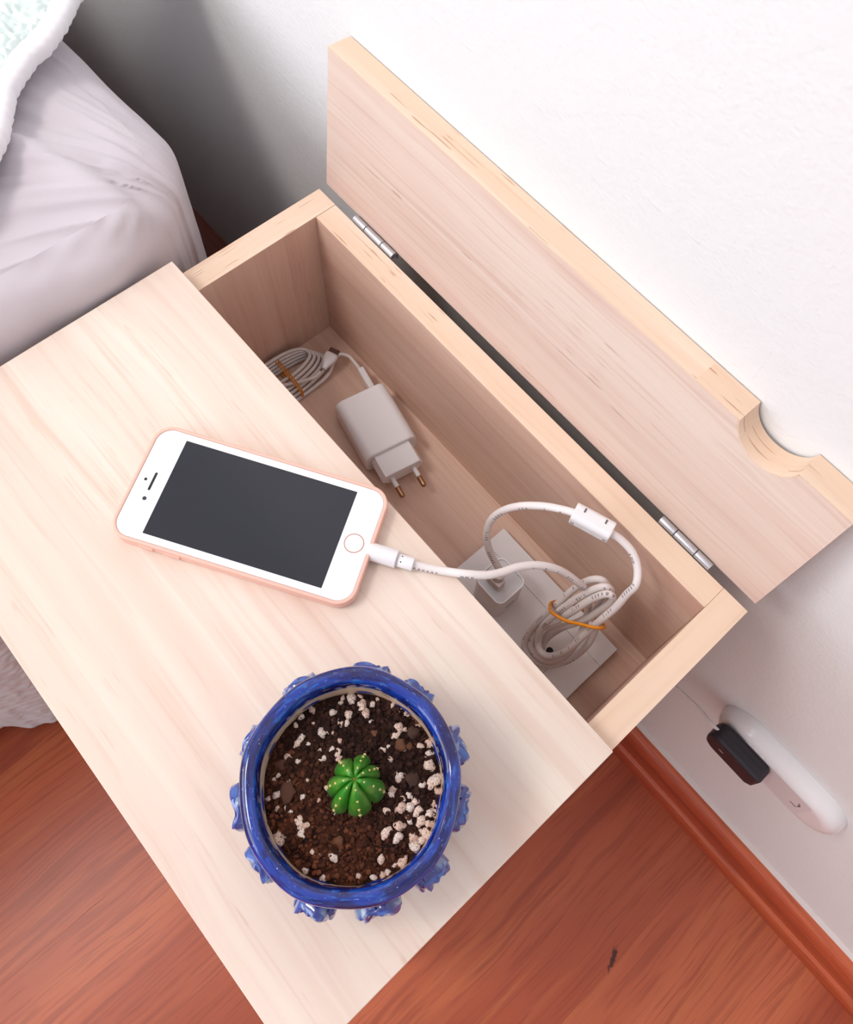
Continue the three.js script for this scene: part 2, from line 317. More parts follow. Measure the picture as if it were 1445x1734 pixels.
// ---------------------------------------------------------------- the thick charging cable
const cordPts = mm([[2775, -1050, 712], [2770, -1000, 711], [2755, -940, 710], [2736, -900, 714], [2666, -750, 731], [2608, -570, 727], [2580, -420, 685], [2605, -300, 623], [2671, -200, 556], [2767, -120, 488], [2857, -70, 438], [2950, -30, 397], [3063, -10, 368], [3171, -30, 324], [3238, -60, 296], [3330, -100, 284], [3414, -150, 311], [3473, -200, 372],
  [3473, -300, 422], [3478, -420, 484], [3467, -550, 554], [3451, -800, 617], [3440, -1030, 682], [3413, -1180, 740], [3363, -1260, 785], [3303, -1290, 790], [3249, -1260, 760], [3216, -1140, 721], [3220, -970, 670], [3243, -780, 601], [3276, -610, 528], [3317, -490, 457], [3356, -460, 417], [3389, -540, 396], [3404, -750, 392], [3422, -920, 430], [3457, -1080, 457], [3490, -1230, 521], [3487, -1340, 613], [3447, -1410, 716], [3376, -1440, 797], [3279, -1430, 836], [3202, -1390, 826], [3173, -1320, 780], [3168, -1180, 714], [3178, -1020, 644], [3192, -860, 583], [3204, -720, 511], [3232, -600, 446], [3270, -540, 403], [3318, -550, 373], [3354, -700, 346], [3369, -880, 370], [3367, -1050, 425], [3341, -1180, 488], [3294, -1300, 554], [3269, -1400, 622], [3268, -1448, 683], [3288, -1435, 735],
  [3270, -1360, 710], [3260, -1240, 680], [3285, -1120, 635], [3340, -990, 583], [3391, -810, 529], [3415, -660, 486], [3432, -520, 454], [3418, -440, 443], [3380, -430, 466], [3336, -540, 526], [3302, -730, 598], [3262, -940, 651], [3222, -1120, 693], [3209, -1270, 746], [3235, -1350, 791], [3302, -1380, 807], [3385, -1370, 776], [3438, -1300, 696], [3437, -1160, 606], [3394, -1050, 513], [3337, -920, 446], [3293, -780, 437], [3253, -580, 488], [3212, -420, 549],
  [3142, -300, 605], [3084, -200, 669], [3018, -120, 755], [2963, -60, 864], [2932, -10, 971], [2895, 28, 1055], [2820, 55, 1145], [2737, 34, 1210], [2663, 27, 1267], [2593, 34, 1320], [2577, 36, 1331]]);
const CR = 0.0024;
{
  const t = thing('charging_cable', 'thick white charging cable with a looped bundle, running from the cube charger to the phone', 'cable', [0.3, -0.146, 0.08]);
  const curve = new THREE.CatmullRomCurve3(cordPts, false, 'catmullrom', 0.5), len = curve.getLength();
  const cv = document.createElement('canvas'); cv.width = 2048; cv.height = 128;
  const g2 = cv.getContext('2d'); g2.fillStyle = '#eee6e4'; g2.fillRect(0, 0, 2048, 128);
  g2.fillStyle = '#6d5f63'; g2.font = 'bold 23px sans-serif';
  const words = 'AWM     E84A80     80°C     300V     CSA    I   A   F';
  for (const y of [23]) [...words].forEach((ch, k) => { g2.save(); g2.translate(30 + k * 30, y); g2.scale(1.25, 1.0); g2.fillText(ch, 0, 0); g2.restore(); });
  const tex = new THREE.CanvasTexture(cv); tex.colorSpace = THREE.SRGBColorSpace; tex.wrapS = tex.wrapT = THREE.RepeatWrapping; tex.repeat.set(len / 0.17, 1);
  M.cord = std({ map: tex, roughness: 0.42, specularIntensity: 0.5 });
  part(t, 'cord', new THREE.TubeGeometry(curve, 900, CR, 14, false), M.cord);
  // phone end: plug and collar
  const a = V3(0.2362, 0.0053, 0.1469), b = V3(0.2505, 0.0053, 0.1380), d = b.clone().sub(a), L1 = d.length();
  const r1 = 0.0052, r2 = 0.0038;
  part(t, 'connector_plug', aim(lathe([[0, 0], [r1 * 0.9, 0], [r1, 0.0008], [r1, L1 - 0.0005], [r1 * 0.93, L1], [0, L1]], 28), a, d), M.whiteGloss);
  const c0 = b.clone().add(d.clone().setLength(0.0004)); c0.y = 0.0046;
  const L2 = 0.0092;
  const col = part(t, 'strain_collar', aim(lathe([[0, -0.0006], [r2, -0.0006], [r2, L2 - 0.0004], [r2 * 0.93, L2], [CR, L2], [0, L2]], 24), c0, d), M.whiteGloss);
  const side = V3(d.z, 0, -d.x).normalize();
  for (const s of [-0.45, 0.45]) {
    const n = V3(0, 1, 0).multiplyScalar(Math.cos(s * 1.0)).add(side.clone().multiplyScalar(Math.sin(s * 1.0) * 1)).normalize();
    const p = c0.clone().add(d.clone().setLength(0.0022)).add(n.clone().multiplyScalar(r2 - 0.0002));
    part(col, 'dot', aim(new THREE.CylinderGeometry(0.00042, 0.00042, 0.0005, 12), p, n), M.dark);
  }
  // ferrite clip near the top of the arc
  const fa = V3(0.2940, -0.0031, 0.0400), fb = V3(0.3178, -0.0031, 0.0320), fd = fb.clone().sub(fa), fl = fd.length();
  const prof = roundRect(0.0118, 0.0118, 0.0036);
  const X = V3(0, 1, 0), Z = fd.clone().normalize(), Y = Z.clone().cross(X);
  const fer = part(t, 'ferrite_clip', basis(slab(prof, fl, 0.0008), fa.toArray(), X, Y, Z), M.whiteGloss);
  const centre = fa.clone().add(fd.clone().multiplyScalar(0.5));
  const nfront = V3(0.05, 0.85, 0.52).normalize();
  for (const s of [-0.27, 0.27]) {
    const p = centre.clone().add(fd.clone().multiplyScalar(s)).add(V3(0, 0.0058, 0.0 )).add(Y.clone().multiplyScalar(-0.0022));
    part(fer, 'clip_slot', basis(new THREE.BoxGeometry(0.0006, 0.0028, 0.0011), p.toArray(), X, Y, Z), std({ color: 0x6a6266, roughness: 0.6 }));
  }
  for (const s of [-0.41, 0.41]) {
    const p = centre.clone().add(fd.clone().multiplyScalar(s)).add(V3(0, -0.0008, 0)).add(Y.clone().multiplyScalar(0.0058 * (Y.z > 0 ? 1 : -1)));
    part(fer, 'clip_slot', basis(new THREE.BoxGeometry(0.0012, 0.0006, 0.0022), p.toArray(), X, Y, Z), std({ color: 0x8a8286, roughness: 0.6 }));
  }
  // plug in the cube charger
  const bx = 0.2772, bz = 0.0728;
  part(t, 'usb_plug', mergeGeometries([rbox(bx - 0.0058, bx + 0.0058, -0.1185, -0.1082, bz - 0.0035, bz + 0.0035, 0.0012, 'x', 0, 0, 3),
    aim(lathe([[0, 0], [0.0042, 0], [0.0042, 0.0058], [0.0036, 0.0066], [0, 0.0066]], 20), V3(0.2772, -0.1084, 0.0716), V3(-0.04, 1, -0.12))]), std({ color: 0xe9dfdc, roughness: 0.45 }));
}
{
  const t = thing('rubber_band', 'orange rubber band around the thick cable bundle by the cube charger', 'rubber band', [0.335, -0.11, 0.06]);
  const pts = mm([[3184, -790, 680], [3228, -690, 718], [3319, -640, 704], [3398, -580, 669], [3461, -535, 641], [3505, -560, 590], [3495, -670, 535], [3400, -1000, 440], [3300, -1130, 420], [3200, -1080, 480], [3155, -930, 600]]);
  const g = new THREE.TubeGeometry(new THREE.CatmullRomCurve3(pts, true, 'catmullrom', 0.5), 120, 0.0011, 8, true);
  part(t, 'band', g, M.rubberBand);
}

// ---------------------------------------------------------------- two-pin charger lying in the compartment
const aX = V3(0.978, 0, 0.209), aY = V3(0, 1, 0), aZ = V3(-0.209, 0, 0.978);       // its long axis, up, across
const chAt = (l, y, w) => V3(0.1201, y, 0.0512).add(aX.clone().multiplyScalar(l)).add(aZ.clone().multiplyScalar(w));
{
  const t = thing('wall_charger', 'chunky white two-pin charger lying on its side beside the thin coiled cable', 'charger', [0.1201, -DEP, 0.0512]);
  // profile in (across, up), swept along the long axis: X = across, Y = up, Z = X x Y = -aX ... so start from the pin end
  const sweep = (shape, l0, l1, yc, bevel) => basis(slab(shape, l1 - l0, bevel), chAt(l0, yc, 0).toArray(), aZ.clone().negate(), aY, aX);
  part(t, 'body', sweep(roundRect(0.0436, 0.026, 0.0075), -0.0265, 0.0265, -0.148, 0.0012), M.white);
  const hex = new THREE.Shape(); hex.moveTo(-0.0172, -0.002); hex.lineTo(-0.011, -0.0078); hex.lineTo(0.011, -0.0078); hex.lineTo(0.0172, -0.002); hex.lineTo(0.0172, 0.002); hex.lineTo(0.0145, 0.0078); hex.lineTo(-0.0145, 0.0078); hex.lineTo(-0.0172, 0.002); hex.closePath();
  part(t, 'plug_block', sweep(hex, 0.0258, 0.0452, -0.1465, 0.0007), M.white);
  for (const w of [-0.0092, 0.0092]) {
    const pin = part(t, 'pin', aim(lathe([[0, 0], [0.0019, 0], [0.0019, 0.0088], [0, 0.0088]], 16), chAt(0.045, -0.1465, w), aX), M.white);
    part(pin, 'pin_tip', aim(lathe([[0, 0], [0.0022, 0], [0.0022, 0.0074], [0.0016, 0.0089], [0, 0.0094]], 16), chAt(0.0537, -0.1465, w), aX), M.goldPin, 'brassy metal tip');
  }
}
// its thin cable, coiled
{
  const t = thing('thin_cable', 'thin white cable coiled in the compartment, one end in the two-pin charger', 'cable', [0.042, -DEP, 0.08]);
  const w0 = -0.0125, c1 = chAt(-0.0500, -0.148, w0), r = 0.0015;
  part(t, 'connector', basis(slab(roundRect(0.0052, 0.0095, 0.0015), 0.0255, 0.0004), c1.toArray(), aZ.clone().negate(), aY, aX), M.whiteGloss);
  const pts = [chAt(-0.0495, -0.148, w0), V3(0.066, -0.1465, 0.0283), V3(0.0585, -0.1455, 0.0288), V3(0.052, -0.1475, 0.0325), V3(0.0525, -0.151, 0.039), V3(0.0575, -0.156, 0.052)];
  const n = 5, per = 12;
  for (let i = 0; i <= n * per; i++) {
    const k = i / per, a = 0.15 + k * Math.PI * 2, j = k, c = Math.cos(a), q = Math.sin(a);
    const xr = 0.0575 - 0.0030 * j, xl = 0.0236 + 0.0021 * (n - j) * 0.55, rz = 0.0450 - 0.0026 * j, xm = (xr + xl) / 2, xh = (xr - xl) / 2;
    pts.push(V3(xm + xh * Math.sign(c) * Math.abs(c) ** 0.85, -0.1592 + 0.0021 * j + (c < 0 ? 0.0014 * j * -c : 0), 0.0825 + rz * q));
  }
  const end = V3(0.0543, -0.1478, 0.0505);
  pts.push(V3(0.0545, -0.1480, 0.0640), V3(0.0548, -0.1478, 0.0540));
  part(t, 'cord', tube(pts, r, 700, 9), std({ color: 0xe6dedb, roughness: 0.45 }));
  const d = V3(-0.0057, 0.0012, -0.0134), L = 0.0146;
  const side = V3(d.z, 0, -d.x).normalize(), Zd = d.clone().normalize(), Yd = Zd.clone().cross(side);
  const body = new THREE.BufferGeometry(), rings = 8, m = 20, pos = [], idx = [];
  for (let i = 0; i <= rings; i++) for (let k = 0; k < m; k++) {
    const f = i / rings, a = (k / m) * Math.PI * 2, hx = 0.0020 + 0.0035 * smooth(0, 0.75, f), hy = 0.0018 + 0.0016 * smooth(0, 0.6, f), e = 0.6;
    const c = Math.cos(a), s = Math.sin(a), q = end.clone().add(Zd.clone().multiplyScalar(L * f)).add(side.clone().multiplyScalar(hx * Math.sign(c) * Math.abs(c) ** e)).add(Yd.clone().multiplyScalar(hy * Math.sign(s) * Math.abs(s) ** e));
    pos.push(q.x, q.y, q.z);
  }
  for (let i = 0; i < rings; i++) for (let k = 0; k < m; k++) { const p = i * m + k, q = i * m + ((k + 1) % m); idx.push(p, q, p + m, q, q + m, p + m); }
  const last = pos.length / 3, e1 = end.clone().add(Zd.clone().multiplyScalar(L)); pos.push(e1.x, e1.y, e1.z, end.x, end.y, end.z);
  for (let k = 0; k < m; k++) { const p = rings * m + k, q = rings * m + ((k + 1) % m); idx.push(p, q, last); idx.push((k + 1) % m, k, last + 1); }
  body.setAttribute('position', new THREE.Float32BufferAttribute(pos, 3)); body.setIndex(idx); body.computeVertexNormals();
  const plug = part(t, 'connector', body, M.whiteGloss);
  part(plug, 'connector_tip', basis(slab(roundRect(0.0086, 0.0028, 0.0012), 0.0052, 0.0003), e1.clone().sub(Zd.clone().multiplyScalar(0.0004)).toArray(), side, Yd, Zd), std({ color: 0x6a4a44, metalness: 0.6, roughness: 0.4 }), 'bare metal end');
}
{
  const t = thing('rubber_band', 'thin orange rubber band wrapped round the thin coiled cable beside the two-pin charger', 'rubber band', [0.041, -0.1607, 0.074]);
  const gs = [];
  for (const s of [0, 1]) {
    const pts = [];
    for (let i = 0; i < 24; i++) { const a = (i / 24) * Math.PI * 2, c = Math.cos(a), q = Math.sin(a); pts.push(V3(0.0405 + 0.0188 * Math.sign(c) * Math.abs(c) ** 0.55, -0.1528 + 0.0079 * Math.sign(q) * Math.abs(q) ** 0.6, 0.0745 + s * (0.0026 * (0.3 + 0.7 * Math.sin(a * 0.5))) + 0.001 * c)); }
    gs.push(tube(pts, 0.0006, 90, 6, 0.5, true));
  }
  part(t, 'band', mergeGeometries(gs), M.rubberBand);
}

// ---------------------------------------------------------------- phone
{
  const C = V3(0.17745, 0, 0.18258), u = V3(0.8508, 0, -0.5255), w = V3(0.5255, 0, 0.8508), up = V3(0, 1, 0);
  const t = thing('phone', 'white phone with a blank dark screen in a pale pink case', 'phone', [C.x, 0, C.z]);
  // outline plane (u, -w) so that the extrusion runs up
  const lay = (g, y, du = 0, dw = 0) => basis(g, C.clone().add(u.clone().multiplyScalar(du)).add(w.clone().multiplyScalar(dw)).setY(y).toArray(), u, w.clone().negate(), up);
  const outer = () => roundRect(0.1418, 0.0708, 0.0108);
  const lip = outer(); lip.holes.push(roundRect(0.1380, 0.0670, 0.0092));
  const cs = part(t, 'case', mergeGeometries([lay(slab(outer(), 0.0070, 0.0014, 14, 4), 0.0002), lay(slab(lip, 0.0042, 0.0006, 14, 3), 0.0052)]), M.case);
  for (const [du, l] of [[-0.0475, 0.0085], [-0.0325, 0.0098]]) part(cs, 'side_button', lay(slab(roundRect(l, 0.0022, 0.001), 0.0034, 0.0005), 0.0032, du, 0.0351), M.case);
  const gl = part(t, 'front_glass', lay(slab(roundRect(0.1379, 0.0669, 0.0091), 0.0022, 0.0005, 14, 3), 0.0068), M.glassWhite);
  part(t, 'screen', lay(slab(roundRect(0.10405, 0.0585, 0.0003), 0.0002), 0.0089), M.screen);
  const ringS = new THREE.Shape(); ringS.absarc(0, 0, 0.0056, 0, Math.PI * 2); const hole = new THREE.Path(); hole.absarc(0, 0, 0.0051, 0, Math.PI * 2); ringS.holes.push(hole);
  const disc = new THREE.Shape(); disc.absarc(0, 0, 0.0051, 0, Math.PI * 2);
  const hb = part(t, 'home_button', lay(slab(disc, 0.0002, 0, 28), 0.0089, 0.0603, 0), M.glassWhite);
  part(hb, 'button_ring', lay(slab(ringS, 0.0003, 0, 28), 0.0089, 0.0603, 0), M.rose, 'thin rose metal ring');
  part(t, 'earpiece', lay(slab(roundRect(0.0014, 0.0112, 0.0007), 0.00025), 0.0089, -0.0597, -0.0003), M.dark);
  const dot = (r) => { const s = new THREE.Shape(); s.absarc(0, 0, r, 0, Math.PI * 2); return s; };
  part(t, 'front_camera', lay(slab(dot(0.00115), 0.00025, 0, 20), 0.0089, -0.0597, 0.0104), std({ color: 0x3a3c48, roughness: 0.2 }));
  part(t, 'light_sensor', lay(slab(dot(0.00085), 0.00025, 0, 20), 0.0089, -0.0640, -0.0004), M.dark);
}

// ---------------------------------------------------------------- glazed pot, soil, cactus
const PC = V3(0.3292, 0, 0.2302);
{
  const t = thing('flower_pot', 'glazed blue ceramic pot ringed with rolled clay roses', 'pot', [PC.x, 0, PC.z]);
  const glaze = dataTexture(1024, 512, (u, v) => {
    const n = fbm(u * 18, v * 9, 60, 4), s = fbm(u * 60, v * 24, 66, 3);
    let c = mix3([14, 52, 150], [6, 18, 92], smooth(0.4, 0.62, n)); c = mix3(c, [48, 116, 190], smooth(0.56, 0.8, s) * 0.65); c = mix3(c, [22, 14, 72], smooth(0.56, 0.74, fbm(u * 30, v * 6, 71, 3)) * 0.6);
    const d = vnoise(u * 190, v * 60, 73); if (d > 0.955) c = mix3(c, [190, 205, 240], 0.8);
    return c;
  });
  const blue = std({ map: glaze, roughness: 0.14, clearcoat: 0.35, clearcoatRoughness: 0.05 });
  const wob = (a, y) => 1 + 0.012 * Math.sin(a * 2 + 0.6) + 0.007 * Math.sin(a * 5 + 1.3) + 0.004 * Math.sin(a * 9 + y * 60);
  const shape = (prof, seg = 120) => {
    const g = lathe(prof, seg), p = g.attributes.position;
    for (let i = 0; i < p.count; i++) { const x = p.getX(i), z = p.getZ(i), y = p.getY(i), r = Math.hypot(x, z); if (r < 1e-5) continue; const a = Math.atan2(z, x), k = wob(a, y); p.setXYZ(i, x * k, y + (y > 0.05 ? 0.0009 * Math.sin(a * 3 + 1) + 0.0005 * Math.sin(a * 8) : 0), z * k); }
    const m = mergeVertices(g, 1e-6); m.computeVertexNormals(); return m.translate(PC.x, 0, PC.z);
  };
  const body = part(t, 'body', shape([[0, 0.0002], [0.036, 0.0002], [0.0395, 0.002], [0.0435, 0.015], [0.0458, 0.034], [0.0462, 0.050], [0.0470, 0.0565], [0.0470, 0.0580]]), blue);
  // thick rolled rim
  const rim = []; for (let i = 0; i <= 18; i++) { const a = -Math.PI * 0.62 + (i / 18) * Math.PI * 1.55; rim.push([0.0452 + 0.0041 * Math.cos(a), 0.0625 + 0.0050 * Math.sin(a)]); }
  rim.push([0.0408, 0.0590], [0.0412, 0.0560]);
  part(t, 'rim', shape(rim), blue);
  // inside: smeared blue, then bare clay down to the soil
  const innerT = dataTexture(512, 64, (u, v) => { const e = 0.78 + 0.35 * (fbm(u * 20, 0.5, 81, 3) - 0.5), c = mix3([224, 192, 164], [138, 158, 186], smooth(e - 0.1, e + 0.1, v)); return mix3(c, [80, 70, 62], 0.35 * smooth(0.55, 0.75, fbm(u * 40, v * 4, 83, 3))); });
  part(t, 'clay_lining', shape([[0.0402, 0.0400], [0.0407, 0.0490], [0.0413, 0.0590]]), std({ map: innerT, roughness: 0.55, clearcoat: 0.3, side: THREE.DoubleSide }), 'bare clay inside wall');
  // rolled roses round the outside
  const roseT = dataTexture(256, 256, (u, v) => { const n = fbm(u * 9, v * 9, 91, 4); let c = mix3([58, 96, 176], [24, 46, 132], smooth(0.4, 0.62, n)); c = mix3(c, [140, 162, 188], smooth(0.50, 0.72, fbm(u * 5, v * 5, 95, 3)) * 0.85); return c; });
  const roseM = std({ map: roseT, roughness: 0.14, clearcoat: 1, clearcoatRoughness: 0.08 });
  const angles = [190, 222, 253, 290, 328, 352, 23, 55, 93, 122, 158];
  const px = [[-515, -93], [-356, -387], [-122, -499], [189, -481], [408, -314], [533, -45], [490, 232], [283, 462], [-27, 532], [-281, 447], [-466, 234]];
  px.forEach(([dx, dz], i) => {
    const a = Math.atan2(dz, dx), R = 0.0083 + 0.0008 * Math.sin(i * 2.3), gs = [], dep = 0.0092 + 0.0012 * Math.sin(i * 3.1);
    // a fat drum of clay, its axis pointing out of the pot ...
    const drum = lathe([[0, -0.004], [R * 0.92, -0.004], [R, 0.001], [R * 1.02, dep * 0.7], [R * 0.93, dep], [R * 0.7, dep * 0.97], [R * 0.45, dep * 0.8], [0, dep * 0.84]], 36).rotateX(Math.PI / 2);
    for (let k = 0, p = drum.attributes.position; k < p.count; k++) { const x = p.getX(k), y = p.getY(k), b = Math.atan2(y, x), f = 1 + 0.06 * Math.sin(b * 2 + i) + 0.05 * Math.sin(b * 5 + i * 2); p.setXYZ(k, x * f, y * f, p.getZ(k) * (1 + 0.10 * Math.sin(b * 3 + i * 1.3) * smooth(0.002, 0.006, p.getZ(k)))); }
    drum.computeVertexNormals(); gs.push(drum);
    // ... with curled petals wrapped round it
    [[R * 1.10, 0.4 + i, 2.3, dep * 0.82], [R * 1.08, 3.2 + i * 1.3, 1.9, dep * 0.95], [R * 0.55, 1.1 + i, 4.4, dep * 1.04]].forEach(([rr, b0, span, top], w) => {
      const n = 26, m = 10, pos = [], uv = [], idx = [];
      for (let k = 0; k <= n; k++) { const f = k / n, b = b0 + span * f, th = 0.0024 * Math.pow(Math.sin(Math.PI * (0.04 + 0.92 * f)), 0.5), tp = top * (0.86 + 0.14 * Math.sin(Math.PI * f)) + 0.0005 * Math.sin(b * 6);
        for (let q = 0; q < m; q++) { const t = (q / m) * Math.PI * 2, c = Math.cos(t), sn = Math.sin(t), r2 = rr + 0.0006 * f + th * 0.5 * c, o = (tp - 0.003) / 2 + ((tp + 0.003) / 2) * Math.sign(sn) * Math.abs(sn) ** 0.5; pos.push(r2 * Math.cos(b), r2 * Math.sin(b), o); uv.push(f + w * 0.3, q / m); } }
      for (let k = 0; k < n; k++) for (let q = 0; q < m; q++) { const A = k * m + q, Bq = k * m + ((q + 1) % m); idx.push(A, A + m, Bq, Bq, A + m, Bq + m); }
      for (const e of [0, n]) { const c0 = pos.length / 3; let sx = 0, sy = 0, sz = 0; for (let q = 0; q < m; q++) { sx += pos[(e * m + q) * 3]; sy += pos[(e * m + q) * 3 + 1]; sz += pos[(e * m + q) * 3 + 2]; } pos.push(sx / m, sy / m, sz / m); uv.push(0.5, 0.5); for (let q = 0; q < m; q++) idx.push(c0, e * m + q, e * m + ((q + 1) % m)); }
      const g = new THREE.BufferGeometry(); g.setAttribute('position', new THREE.Float32BufferAttribute(pos, 3)); g.setAttribute('uv', new THREE.Float32BufferAttribute(uv, 2)); g.setIndex(idx); g.computeVertexNormals(); gs.push(g);
    });
    const g = mergeGeometries(gs);
    const Z = V3(Math.cos(a), 0.12, Math.sin(a)).normalize(), X = V3(-Math.sin(a), 0, Math.cos(a)).applyAxisAngle(Z, (i * 1.7) % 0.5), Y = Z.clone().cross(X);
    const rad = 0.0450 * wob(a, 0.045);
    part(t, 'clay_rose', basis(g, [PC.x + rad * Math.cos(a), 0.0435 - 0.002 * Math.sin(i * 1.9), PC.z + rad * Math.sin(a)], X, Y, Z), roseM);
  });
}
const SOIL = 0.0475;
const soilH = (x, z) => SOIL + 0.0022 * (fbm(x * 90 + 9, z * 90 + 9, 200, 3) - 0.5) + 0.0026 * (fbm(x * 330, z * 330, 204, 3) - 0.5) - 0.0015 * smooth(0.03, 0.042, Math.hypot(x, z));
{
  const t = thing('potting_soil', 'dark brown potting soil strewn with white perlite inside the blue pot', 'soil', [PC.x, 0.037, PC.z]);
  const g = new THREE.CircleGeometry(0.0412, 90, 0, Math.PI * 2).rotateX(-Math.PI / 2);
  const rg = new THREE.RingGeometry(0.00001, 0.0408, 120, 48).rotateX(-Math.PI / 2), p = rg.attributes.position, col = [];
  for (let i = 0; i < p.count; i++) {
    const x = p.getX(i), z = p.getZ(i); p.setY(i, soilH(x, z));
    const n = fbm(x * 260, z * 260, 210, 4), red = smooth(-0.01, 0.03, z + x * 0.2);
    const c = mix3(mix3([0.035, 0.014, 0.009], [0.075, 0.024, 0.012], red), [0.012, 0.006, 0.005], smooth(0.45, 0.7, n)); col.push(...c);
  }
  rg.setAttribute('color', new THREE.Float32BufferAttribute(col, 3)); rg.computeVertexNormals();
  const under = new THREE.CylinderGeometry(0.0400, 0.0395, 0.007, 60, 1, true).translate(0, 0.0405, 0);
  part(t, 'soil_bed', rg.translate(PC.x, 0, PC.z), std({ vertexColors: true, roughness: 0.95, specularIntensity: 0.4 }));
  // loose crumbs: nobody could count them
  const pebble = (s, rough, sx = 1, sy = 1, sz = 1, det = 2) => {
    const q = mergeVertices(new THREE.IcosahedronGeometry(1, det).deleteAttribute('uv').deleteAttribute('normal')), a = q.attributes.position;
    for (let i = 0; i < a.count; i++) { const x = a.getX(i), y = a.getY(i), z = a.getZ(i), k = 1 + rough * (fbm(x * 1.6 + s * 7 + 20, y * 1.6 + z * 1.1 + s * 3 + 20, 220 + s, 3) - 0.5) * 2; a.setXYZ(i, x * k * sx, y * k * sy, z * k * sz); }
    q.computeVertexNormals(); return q;
  };
  const N = 3600, crumbs = new THREE.InstancedMesh(pebble(1, 0.5, 1, 0.8, 0.75, 1), std({ roughness: 0.95, specularIntensity: 0.4 }), N), m4 = new THREE.Matrix4(), qt = new THREE.Quaternion(), cl = new THREE.Color();
  for (let i = 0; i < N; i++) {
    const a = rnd() * Math.PI * 2, r = 0.0398 * Math.sqrt(rnd()), x = r * Math.cos(a), z = r * Math.sin(a), s = 0.0004 + 0.0013 * rnd() ** 2.5;
    qt.setFromEuler(new THREE.Euler(rnd() * 6, rnd() * 6, rnd() * 6));
    const fib = rnd() < 0.05, sc = fib ? V3(0.0022 + 0.002 * rnd(), 0.00018, 0.00018) : V3(s * (0.8 + 0.7 * rnd()), s * (0.6 + 0.4 * rnd()), s);
    if (fib) qt.setFromEuler(new THREE.Euler(0, rnd() * 6, (rnd() - 0.5) * 0.3));
    m4.compose(V3(x, soilH(x, z) - 0.037 + (fib ? 0.0004 : s * 0.25), z), qt, sc); crumbs.setMatrixAt(i, m4);
    const red = smooth(-0.012, 0.028, z + x * 0.25 + 0.01 * (rnd() - 0.5)), v = 0.45 + 1.2 * rnd() ** 1.5;
    const c = mix3([0.036, 0.015, 0.011], [0.130, 0.040, 0.018], red * (0.4 + 0.6 * rnd())); if (fib) { c[0] += 0.08; c[1] += 0.035; c[2] += 0.015; }
    crumbs.setColorAt(i, cl.setRGB(c[0] * v, c[1] * v, c[2] * v));
  }
  crumbs.name = 'crumbs'; crumbs.userData.kind = 'stuff'; crumbs.castShadow = crumbs.receiveShadow = true; t.add(crumbs);
  // perlite granules: x, z offset in tenths of a millimetre and size in tenths of a millimetre
  const perlite = [-305, -240, 51, -342, -211, 23, -283, -272, 25, -320, -186, 22, -242, -250, 47, -204, -242, 39, -217, -291, 30, -229, -340, 19, -385, -65, 35, -392, -7, 27, -378, 36, 23, -350, -95, 17, -309, -133, 30, -253, -180, 43, -250, -127, 35, -230, -150, 30, -278, -109, 14, -331, -32, 14, -272, -35, 39, -256, -59, 19, -238, -74, 25, -317, 53, 35, -307, 77, 35, -302, 96, 14, -276, 42, 19, -284, 63, 14, -190, -77, 22, -182, -28, 35, -155, -34, 35, -129, -24, 27, -181, 31, 30, -216, 20, 19, -291, 143, 33, -246, 120, 22, -354, 143, 11, -189, 123, 16, -154, 140, 17, -257, 226, 22, -256, 252, 22, -202, 208, 23, -193, 279, 35, -205, 318, 31, -112, 199, 25, -67, 92, 27, -54, 151, 23, 34, 132, 16, -124, 282, 17, -146, 312, 22, -97, 277, 22, -44, 277, 54, -11, 261, 37, 2, 292, 33, 19, 300, 22, -45, 385, 62, -37, 358, 22, 94, 302, 22, 124, 284, 16, 174, 247, 40, 183, 210, 20, 197, 201, 11, 135, 380, 28, 210, 335, 31, 302, 211, 25, 351, 166, 28, 319, 96, 36, 390, 32, 47, 375, 67, 23, 388, 138, 26, 398, 118, 19, 385, 109, 26, 256, 12, 51, 270, -50, 48, 303, -12, 43, 186, -46, 31, 217, -101, 45, 240, -141, 39, 243, -171, 35, 195, -136, 25, 206, -164, 31, 280, -150, 43, 271, -105, 26, 290, -98, 26, 320, -132, 45, 347, -66, 43, 375, -48, 47, 348, -152, 35, 375, -165, 33, 380, -86, 35, 385, -120, 44, 351, -105, 22, 319, -187, 43, 342, -205, 40, 304, -225, 28, 234, -306, 55, 232, -274, 47, 280, -278, 37, 213, -241, 33, 170, -317, 52, 100, -378, 45, 128, -353, 35, 76, -341, 30, 129, -324, 17, 111, -185, 43, 120, -177, 31, 133, -122, 39, 148, -104, 31, -35, -285, 37, -49, -319, 39, -67, -317, 27, -31, -332, 23, -1, -395, 23, -115, -378, 27, -150, -366, 23, -83, -392, 22, -69, -386, 17, 40, -278, 16, 28, -199, 23, -23, -231, 19, -22, -202, 23, 292, -262, 23, 328, -236, 23, 388, -74, 19, 400, -85, 19, -159, -238, 23, -34, -195, 17];
  const variants = [0, 1, 2, 3, 4, 5, 6].map((s) => pebble(30 + s, 0.62, 1.12, 0.72, 0.84));
  const perlT = dataTexture(128, 128, (u, v) => { const c = mix3([236, 222, 212], [206, 178, 164], smooth(0.5, 0.75, fbm(u * 12, v * 12, 240, 3))); return mix3(c, [110, 70, 58], smooth(0.70, 0.80, vnoise(u * 20, v * 20, 244)) * 0.8); });
  variants.forEach((g) => { const q = g.attributes.position, uv = []; for (let i = 0; i < q.count; i++) uv.push(q.getX(i) * 0.5 + 0.5, q.getZ(i) * 0.5 + 0.5); g.setAttribute('uv', new THREE.Float32BufferAttribute(uv, 2)); });
  const tones = [0xffffff, 0xf3e2da, 0xfff6f0].map((c) => std({ map: perlT, color: c, roughness: 0.85 }));
